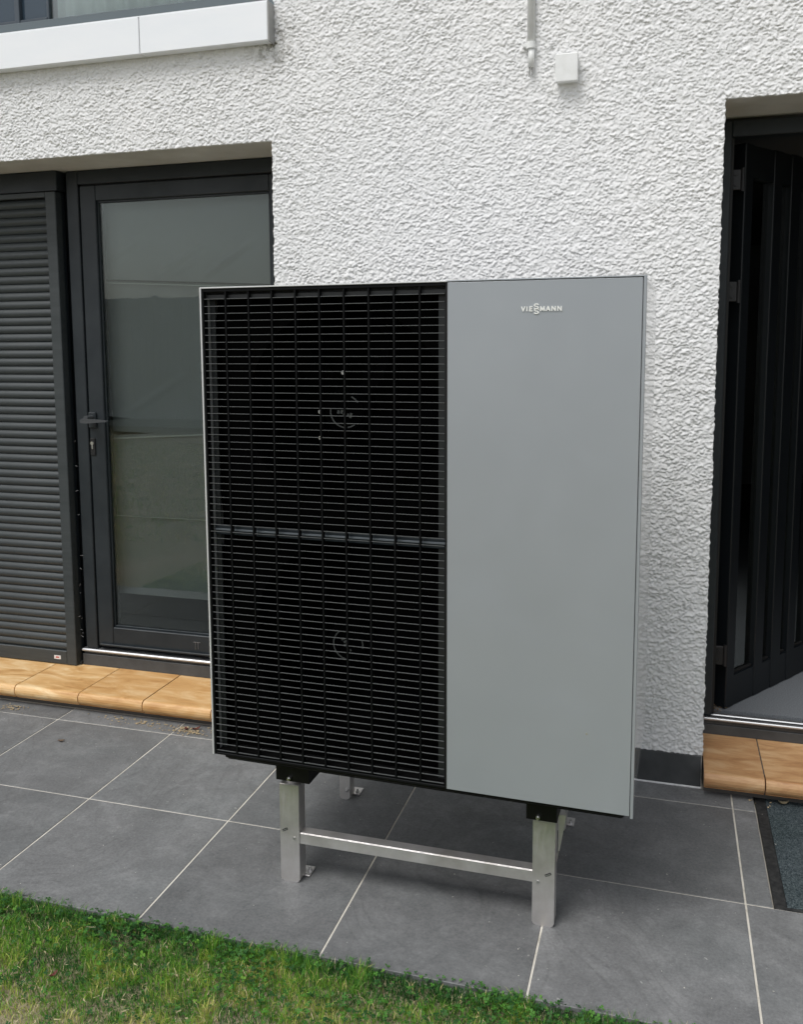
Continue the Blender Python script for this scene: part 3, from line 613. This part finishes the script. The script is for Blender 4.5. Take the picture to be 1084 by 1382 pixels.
# black support feet under the tray (front to back)
for a0, a1 in ((.177, .277), (.879, .957)):
    fr = boxes('support_foot', m_tray, [(a0, a1, .034, .038, .320, Z0-.015), (a0, a0+.004, .038, .54, .320, Z0-.015), (a1-.004, a1, .038, .54, .320, Z0-.015), (a0, a1, .038, .54, .318, .3225)], .001, hp)
    c = (a0+a1)/2
    bm = bmesh.new(); cyl(bm, (c-.008, .026, .331), (c-.008, .034, .331), .0055, 6); cyl(bm, (c-.008, .020, .331), (c-.008, .034, .331), .003, 10); obj('bolt', mesh_from(bm, 'bolt', m_bolt), hp)

# ------------------------------------------------------------ stainless stand
stn = empty('pump_stand', (-.6343, -.988, 0), 0); tag(stn, 'brushed stainless steel floor stand with four legs and a front crossbar carrying the heat pump', 'stand')
def leg_mesh(w, foot):
    bm = bmesh.new(); zt, t = .288, .0035; r = .010
    pts = [(-w/2, r), (-w/2+.0035, .003), (-w/2+r, 0), (w/2-r, 0), (w/2-.0035, .003), (w/2, r), (w/2, zt), (-w/2, zt)]
    prism(bm, pts, 0, t, 'y')
    bx(bm, -w/2, -w/2+t, t, .048, .006, zt, .001); bx(bm, w/2-t, w/2, t, .048, .006, zt, .001)
    bx(bm, -w/2, w/2, 0.0005, .062, zt, zt+.004, .001)
    bx(bm, -w/2+.004, w/2+foot, .035, .085, .0005, .0045, .0012)
    return mesh_from(bm, 'leg', m_steel)
leg_me = leg_mesh(.058, .016); leg_me_r = leg_mesh(.058, -.004); rleg_me = leg_mesh(.036, .022)
def bolt_me():
    bm = bmesh.new(); cyl(bm, (0, 0, 0), (0, 0, .006), .0065, 6); cyl(bm, (0, 0, .006), (0, 0, .013), .0034, 10); return mesh_from(bm, 'bolt', m_bolt)
bm_me = bolt_me()
bm = bmesh.new(); bx(bm, -.009, .009, -.0004, .0012, -.0035, .0035, .001, Matrix.Rotation(-.5, 4, 'Y')); slot_me = mesh_from(bm, 'slot', m_gasket)
bm = bmesh.new(); bx(bm, -.0075, .0075, -.0012, .0, -.0011, .0011, 0, Matrix.Rotation(-.5, 4, 'Y')); slotlip_me = mesh_from(bm, 'slot_lip', m_bolt)
bm = bmesh.new(); cyl(bm, (0, -.002, 0), (0, .001, 0), .0042, 12); rivet_me = mesh_from(bm, 'rivet', m_bolt)
FA = (.2015, .9195)
for i, a in enumerate(FA):
    lg = obj('leg', leg_me if i == 0 else leg_me_r, stn, (a, .062, 0)); s = 1 if i == 0 else -1
    obj('slot', slot_me, lg, (.0-.014*s if i == 0 else .012, -.0003, .155 if i == 0 else .146)); obj('slot_lip', slotlip_me, lg, (-.014 if i == 0 else .012, -.0006, .155 if i == 0 else .146))
    obj('rivet', rivet_me, lg, (.014 if i == 0 else -.014, 0, .133 if i == 0 else .122)); obj('bolt', bm_me, lg, (.036, .060, .0045)) if i == 0 else None
    bm = bmesh.new(); cyl(bm, (0, .030, .292), (0, .030, .322), .019, 24); cyl(bm, (0, .030, .300), (0, .030, .306), .022, 24); obj('damper', mesh_from(bm, 'damper', m_steel), lg)
    # saddle angle beside the black foot
    if i == 0:
        bm = bmesh.new(); bx(bm, .036, .0385, .045, .13, .296, .324, .001); bx(bm, .0383, .0388, .065, .11, .303, .317)
        obj('saddle_bracket', mesh_from(bm, 'saddle_bracket', m_steel), lg)
    else:
        bm = bmesh.new(); bx(bm, -.0425, -.0405, -.010, .05, .302, .338, .0008); bx(bm, -.0425, -.030, -.010, .05, .300, .302, .0006)
        obj('saddle_bracket', mesh_from(bm, 'saddle_bracket', m_steel), lg)
        bm = bmesh.new(); prism(bm, [(.032, .292), (.052, .292), (.036, .19), (.032, .19)], .046, .0475, 'y'); obj('gusset', mesh_from(bm, 'gusset', m_steel), lg)
    rl = obj('leg', rleg_me, stn, (a-.010, .562, 0)); obj('bolt', bm_me, rl, (.029, .050, .0045)); obj('bolt', bm_me, rl, (.008, -.001, .034), (math.pi/2, 0, 0))
boxes('crossbar', m_steel, [(FA[0]+.029, FA[1]-.029, .066, .0695, .117, .1480), (FA[0]+.029, FA[1]-.029, .0668, .100, .1485, .1500)], .0004, stn)
boxes('crossbar', m_steel, [(FA[0]+.029, FA[1]-.029, .590, .5935, .247, .278), (FA[0]+.029, FA[1]-.029, .590, .62, .278, .281)], .0008, stn)
for a in FA: boxes('top_rail', m_steel, [(a-.02, a+.02, .10, .562, .2925, .2955)], .001, stn)

# ------------------------------------------------------------ doormat in its recess
dm = empty('doormat', (0, 0, 0)); tag(dm, 'dark teal ribbed doormat with black rubber edge sunk in front of the right doorway', 'doormat')
boxes('rubber_edge', m_rubber, [(.879, .912, -.664, -.004, -.016, -.004), (1.584, 1.617, -.664, -.004, -.016, -.004), (.912, 1.584, -.664, -.646, -.016, -.0045)], .002, dm)
box('backing', m_pile, .912, 1.584, -.646, -.004, -.016, -.002, .001, dm)
n = 26000; px = rng.uniform(.913, 1.583, n); py = rng.uniform(-.645, -.005, n); an = rng.uniform(0, 6.28, n); hh = rng.uniform(.003, .007, n); w_ = .0011
lean = rng.normal(0, .0016, (n, 2)); c_, s_ = np.cos(an)*w_, np.sin(an)*w_; zb = np.full(n, -.003)
V = np.stack([np.stack([px-c_, py-s_, zb], -1), np.stack([px+c_, py+s_, zb], -1), np.stack([px+lean[:, 0], py+lean[:, 1], zb+hh], -1)], 1).reshape(-1, 3)
pl = obj('pile', np_mesh('pile', V, np.arange(3*n).reshape(-1, 3), m_pile), dm); pl['kind'] = 'stuff'

# ------------------------------------------------------------ grass
def M_grass(name, stops, rough=.6):
    m = mat(name, (.07, .13, .02), rough, spec=.3); n = N(m)
    at = n.n('ShaderNodeAttribute', attribute_name='tone'); c = n.ramp(at.outputs['Fac'], stops); n.col(c)
    n.b.inputs['Subsurface Weight'].default_value = 0
    t = m.node_tree; out = t.nodes['Material Output']; tl = t.nodes.new('ShaderNodeBsdfTranslucent'); mx = t.nodes.new('ShaderNodeMixShader'); mx.inputs[0].default_value = .3
    n.l(c, tl.inputs[0]); n.l(n.b.outputs[0], mx.inputs[1]); n.l(tl.outputs[0], mx.inputs[2]); n.l(mx.outputs[0], out.inputs[0]); return m
m_grass = M_grass('grass_blade', [(0, (.025, .095, .022)), (.3, (.088, .26, .035)), (.55, (.20, .40, .045)), (.70, (.42, .52, .085)), (.83, (.70, .62, .25)), (1, (.82, .72, .50))])
def field(x, y):
    dry = np.clip((-1.43-y)*4.0, 0, 1)*np.clip((-.30-x)*1.6+.35, .15, 1)                # worn strip away from the patio
    n1 = vnoise(x+9, y+9, .16, .12, 31); n2 = vnoise(x+9, y+9, .05, .04, 32); n3 = vnoise(x+9, y+9, .6, .5, 33)
    yel = np.clip((x+.60)*1.8, 0, 1)*np.clip((EDGE-.05-y)*14, 0, 1)
    dryn = np.clip(.80*dry*(.30+.9*n1)+yel*(.04+.70*(n1-.32))+.25*np.clip(n1*n2-.35, 0, 1), 0, 1)
    return dryn, n1, n2, n3
def blades(name, n, x0, x1, y0, y1, hmin, hmax, wmin, wmax, seed):
    r = np.random.default_rng(seed); x = r.uniform(x0, x1, n); y = y1-(y1-y0)*r.random(n)**1.15
    dryn, n1, n2, n3 = field(x, y)
    bare = np.clip((-.64-x)*5, 0, 1)*np.clip((-1.50-y)*10, 0, 1)*np.clip((n2-.25)*2.5, .2, 1)
    keep = r.random(n) > bare*.75+.12*dryn*(n2 > .5); x, y, dryn, n1, n2 = x[keep], y[keep], dryn[keep], n1[keep], n2[keep]; n = len(x)
    near = np.clip((EDGE-y)/.10, 0, 1)
    h = r.uniform(hmin, hmax, n)*(.6+.8*n2)*(1-.45*dryn); w = r.uniform(wmin, wmax, n); a = r.uniform(0, 2*np.pi, n)
    la = r.uniform(0, 2*np.pi, n); lm = h*r.uniform(.15, 1.0, n)
    la = np.where((near < .35) & (r.random(n) < .6), r.normal(np.pi/2, .7, n), la); lm = np.where(near < .35, lm*1.1, lm); h = np.where(near < .5, h*1.15, h)
    lx, ly = np.cos(la)*lm, np.sin(la)*lm; cx, cy = np.cos(a)*w/2, np.sin(a)*w/2; zb = np.full(n, -.024)
    tone = np.clip(.36-.16*(near < .6)+.70*(n2-.5)+.25*(n1-.5)+r.normal(0, .15, n)+.42*dryn, 0, .8); straw = r.random(n) < .04+.42*dryn**1.4; tone = np.where(straw, r.uniform(.8, 1, n), tone)
    P0 = np.stack([x-cx, y-cy, zb], -1); P1 = np.stack([x+cx, y+cy, zb], -1)
    M0 = np.stack([x+lx*.35-cx*.8, y+ly*.35-cy*.8, zb+h*.62], -1); M1 = np.stack([x+lx*.35+cx*.8, y+ly*.35+cy*.8, zb+h*.62], -1)
    T = np.stack([x+lx, y+ly, zb+h*np.sqrt(np.clip(1-(lm/h)**2*.45, .2, 1))], -1)
    V = np.stack([P0, P1, M1, M0, T], 1).reshape(-1, 3); b = np.arange(n)[:, None]*5
    Fq = np.vstack([b+[0, 1, 2], b+[0, 2, 3], b+[3, 2, 4]])
    me = np_mesh(name, V, Fq, m_grass, True); at = me.attributes.new('tone', 'FLOAT', 'POINT'); at.data.foreach_set('value', np.repeat(tone, 5).astype(np.float32))
    o = obj(name, me); return o
g1 = blades('grass', 280000, -2.6, 1.6, -2.5, EDGE+.002, .013, .032, .0012, .0027, 5); tag(g1, 'short green lawn with yellow dry patches along the patio edge', 'grass', kind='stuff')
g2 = blades('grass', 80000, -9, 5, -9, -2.5, .03, .06, .006, .012, 6); tag(g2, 'mown lawn stretching away behind the camera', 'grass', kind='stuff')
# clover and broad leaves between the blades
r = np.random.default_rng(8); n = 24000; x = r.uniform(-2.4, 1.4, n); y = EDGE+.012-np.abs(r.normal(0, .20, n)); d_, n1, n2, n3 = field(x, y)
keep = (r.random(n) < .06+1.4*(n1-.40).clip(0, 1)+.10*(y > EDGE-.06)) & (r.random(n) > d_*.9); x, y = x[keep], y[keep]; n = len(x); zt = r.uniform(-.010, .013, n); V = []; Ff = []; tn = []
base = 0
for i in range(n):
    s = r.uniform(.0020, .0046); a0 = r.uniform(0, 6.28); tone = float(np.clip(r.normal(.10, .14), 0, .5)); tl = r.normal(0, .35, 2)
    for k in range(3):
        a = a0+k*2.094; ca, sa = math.cos(a), math.sin(a)
        for (u, v) in ((0, 0), (.8, .75), (1.5, .55), (1.5, -.55), (.8, -.75)):
            X = s*(u*ca-v*sa); Y = s*(u*sa+v*ca); V.append((x[i]+X, y[i]+Y, zt[i]+X*tl[0]+Y*tl[1]+.0006*u)); tn.append(tone)
        Ff += [(base, base+1, base+2), (base, base+2, base+3), (base, base+3, base+4)]; base += 5
me = np_mesh('clover', V, Ff, m_grass); at = me.attributes.new('tone', 'FLOAT', 'POINT'); at.data.foreach_set('value', np.array(tn, np.float32))
tag(obj('clover', me), 'dark green clover leaves among the grass at the patio edge', 'clover', kind='stuff')
# scattered dry straw lying flat
r = np.random.default_rng(9); n = 1500; x = r.uniform(-2.2, 1.2, n); y = EDGE-.06-r.random(n)**.7*.8; a = r.uniform(0, 6.28, n); l = r.uniform(.003, .012, n); w = r.uniform(.0004, .001, n); z_ = r.uniform(-.006, .010, n)
dx, dy = np.cos(a)*l, np.sin(a)*l; ex, ey = -np.sin(a)*w, np.cos(a)*w
V = np.stack([np.stack([x-dx-ex, y-dy-ey, z_], -1), np.stack([x+dx-ex*.4, y+dy-ey*.4, z_+r.normal(0, .004, n)], -1), np.stack([x+dx+ex*.4, y+dy+ey*.4, z_+.001], -1), np.stack([x-dx+ex, y-dy+ey, z_+.001], -1)], 1).reshape(-1, 3)
tag(obj('dry_straw', np_mesh('dry_straw', V, np.arange(4*n).reshape(-1, 4), mat('straw', (.52, .44, .27), .8))), 'pale straw bits lying loose on the lawn', 'straw', kind='stuff')

# ------------------------------------------------------------ small litter
def leaf_mesh(L_, W_, curl, m, name='dry_leaf'):
    bm = bmesh.new(); g = []
    for i in range(9):
        t = i/8; w = W_*math.sin(math.pi*min(1, t*.97+.02))**.8*(1-.25*t); row = []
        for j in (-1, 0, 1): row.append(bm.verts.new((L_*(t-.5), w*j*.5, .002+curl*(abs(j)*.35*W_+L_*.28*(2*t-1)**2))))
        g.append(row)
    for i in range(8):
        for j in range(2): bm.faces.new((g[i][j], g[i+1][j], g[i+1][j+1], g[i][j+1]))
    r_ = bmesh.ops.solidify(bm, geom=bm.faces[:], thickness=.0006); me = mesh_from(bm, name, m, True); return me
m_l1 = mat('leaf_tan', (.30, .22, .15), .7); m_l2 = mat('leaf_red', (.24, .08, .06), .6); m_l3 = mat('leaf_cream', (.60, .52, .36), .7); m_l4 = mat('leaf_yellow', (.45, .36, .08), .6)
for (x, y, z_, L_, W_, c, m, rz, lab) in [
    (-1.651, -.308, .001, .026, .017, .5, m_l1, .5, 'brown curled leaf lying alone on a grey tile at the left'),
    (-1.196, -.065, .001, .034, .016, .9, m_l2, .9, 'dark red withered leaf under the step beside the heat pump'),
    (-1.235, -.075, .001, .024, .014, .9, m_l2, 2.4, 'small reddish leaf left of the dark red one under the step'),
    (-1.545, -.050, .001, .030, .007, .6, m_l3, 2.6, 'long cream leaf scrap under the left doorstep'),
    (-2.045, -.068, .001, .022, .012, .6, m_l3, .3, 'cream leaf scrap at the far left under the doorstep'),
    (.966, -.050, .001, .034, .018, .8, m_l3, .2, 'cream dry leaf at the top of the doormat'),
    (-.824, -1.478, .010, .026, .011, .9, m_l2, 1.4, 'pinkish red withered leaf lying in the grass'),
    (-.943, -1.334, .012, .022, .008, .7, m_l4, 1.5, 'yellow leaf standing in the grass at the left'),
    (-.848, -1.289, .010, .030, .004, .2, m_l3, .2, 'beige twig piece on the grass near the patio')]:
    tag(obj('twig' if 'twig' in lab else 'dry_leaf', leaf_mesh(L_, W_, c, m), None, (x, y, z_), (0, 0, rz)), lab, 'twig' if 'twig' in lab else 'leaf')
def scatter(name, label, cat, spots, m, size, flat=.5, seed=1):
    r = random.Random(seed); bm = bmesh.new()
    for (x, y, z_) in spots:
        s = r.uniform(*size); M = Matrix.Translation((x, y, z_+s*.25*flat)) @ Matrix.Rotation(r.uniform(0, 6.28), 4, 'Z') @ Matrix.Rotation(r.uniform(-.5, .5), 4, 'X') @ Matrix.Diagonal((s*r.uniform(.5, 1.6), s*r.uniform(.25, .8), s*flat*r.uniform(.2, .5), 1))
        bmesh.ops.create_icosphere(bm, subdivisions=1, radius=.5, matrix=M)
    return tag(obj(name, mesh_from(bm, name, m)), label, cat, kind='stuff')
R_ = random.Random(4); sp = []
for _ in range(260): c = R_.choice([(-1.53, -.05, .07), (-1.24, -.07, .055), (-1.22, -.075, .03), (-1.36, -.06, .12), (-2.06, -.07, .05)]); sp.append((R_.gauss(c[0], c[2]), min(-.035, R_.gauss(c[1]-.01, .016)), .001))
for _ in range(40): sp.append((R_.uniform(.86, 1.5), min(-.05, R_.gauss(-.08, .02)), .002))
scatter('plant_debris', 'beige plant bits gathered under the doorsteps', 'plant debris', sp, mat('debris', (.42, .33, .2), .9), (.004, .012), 1, 3)
scatter('pale_crumbs', 'tiny white crumbs scattered over the grey patio tiles', 'crumbs', [(R_.uniform(-2.1, .95), R_.uniform(EDGE, -.05), .0005) for _ in range(150)], mat('crumb', (.6, .58, .52), .9), (.0018, .0042), 1, 5)
scatter('frame_dust', 'earthy debris caught in the hinge corner of the right doorway', 'debris', [(R_.gauss(.765, .012), R_.gauss(.335, .012), R_.uniform(.15, .17)) for _ in range(60)], mat('earth', (.16, .11, .06), .9), (.003, .009), 1, 6)
# cobweb threads between shutter and door frame
bm = bmesh.new()
for _ in range(13):
    z_ = R_.choice([R_.uniform(.75, 1.15), R_.uniform(.18, .75)]); x = R_.uniform(-1.945, -1.925); y = R_.uniform(.245, .266); l = R_.uniform(.004, .016); a = R_.uniform(-.6, 1.2)
    cyl(bm, (x, y, z_), (x+l*math.cos(a), y, z_+l*math.sin(a)), .0007, 4)
tag(obj('cobweb', mesh_from(bm, 'cobweb', mat('web', (.28, .28, .28), .9))), 'wisps of cobweb between the shutter and the glazed door', 'cobweb', kind='stuff')

# ------------------------------------------------------------ the garden behind the camera (seen only as reflections)
fn = empty('garden_fence', (0, -11.5, 0)); tag(fn, 'pale timber board fence across the far end of the garden, mirrored in the glass', 'fence')
m_fence = mat('fence_boards', (.78, .79, .80), .8); bm = bmesh.new(); bx(bm, 0, .145, 0, .02, .05, 2.35, .003); fb = mesh_from(bm, 'board', m_fence)
for i in range(230): obj('board', fb, fn, (-24+i*.15, 0, random.uniform(-.01, .01)))
box('kerb', mat('kerb_stone', (.5, .5, .47), .9), -24, 10.5, .04, .22, -.05, .12, .01, fn)
fn.children[-1].location.y = 0
for i in range(16): box('post', m_fence, -24+i*2.2, -23.9+i*2.2, -.1, -.001, -.02, 2.4, .004, fn)
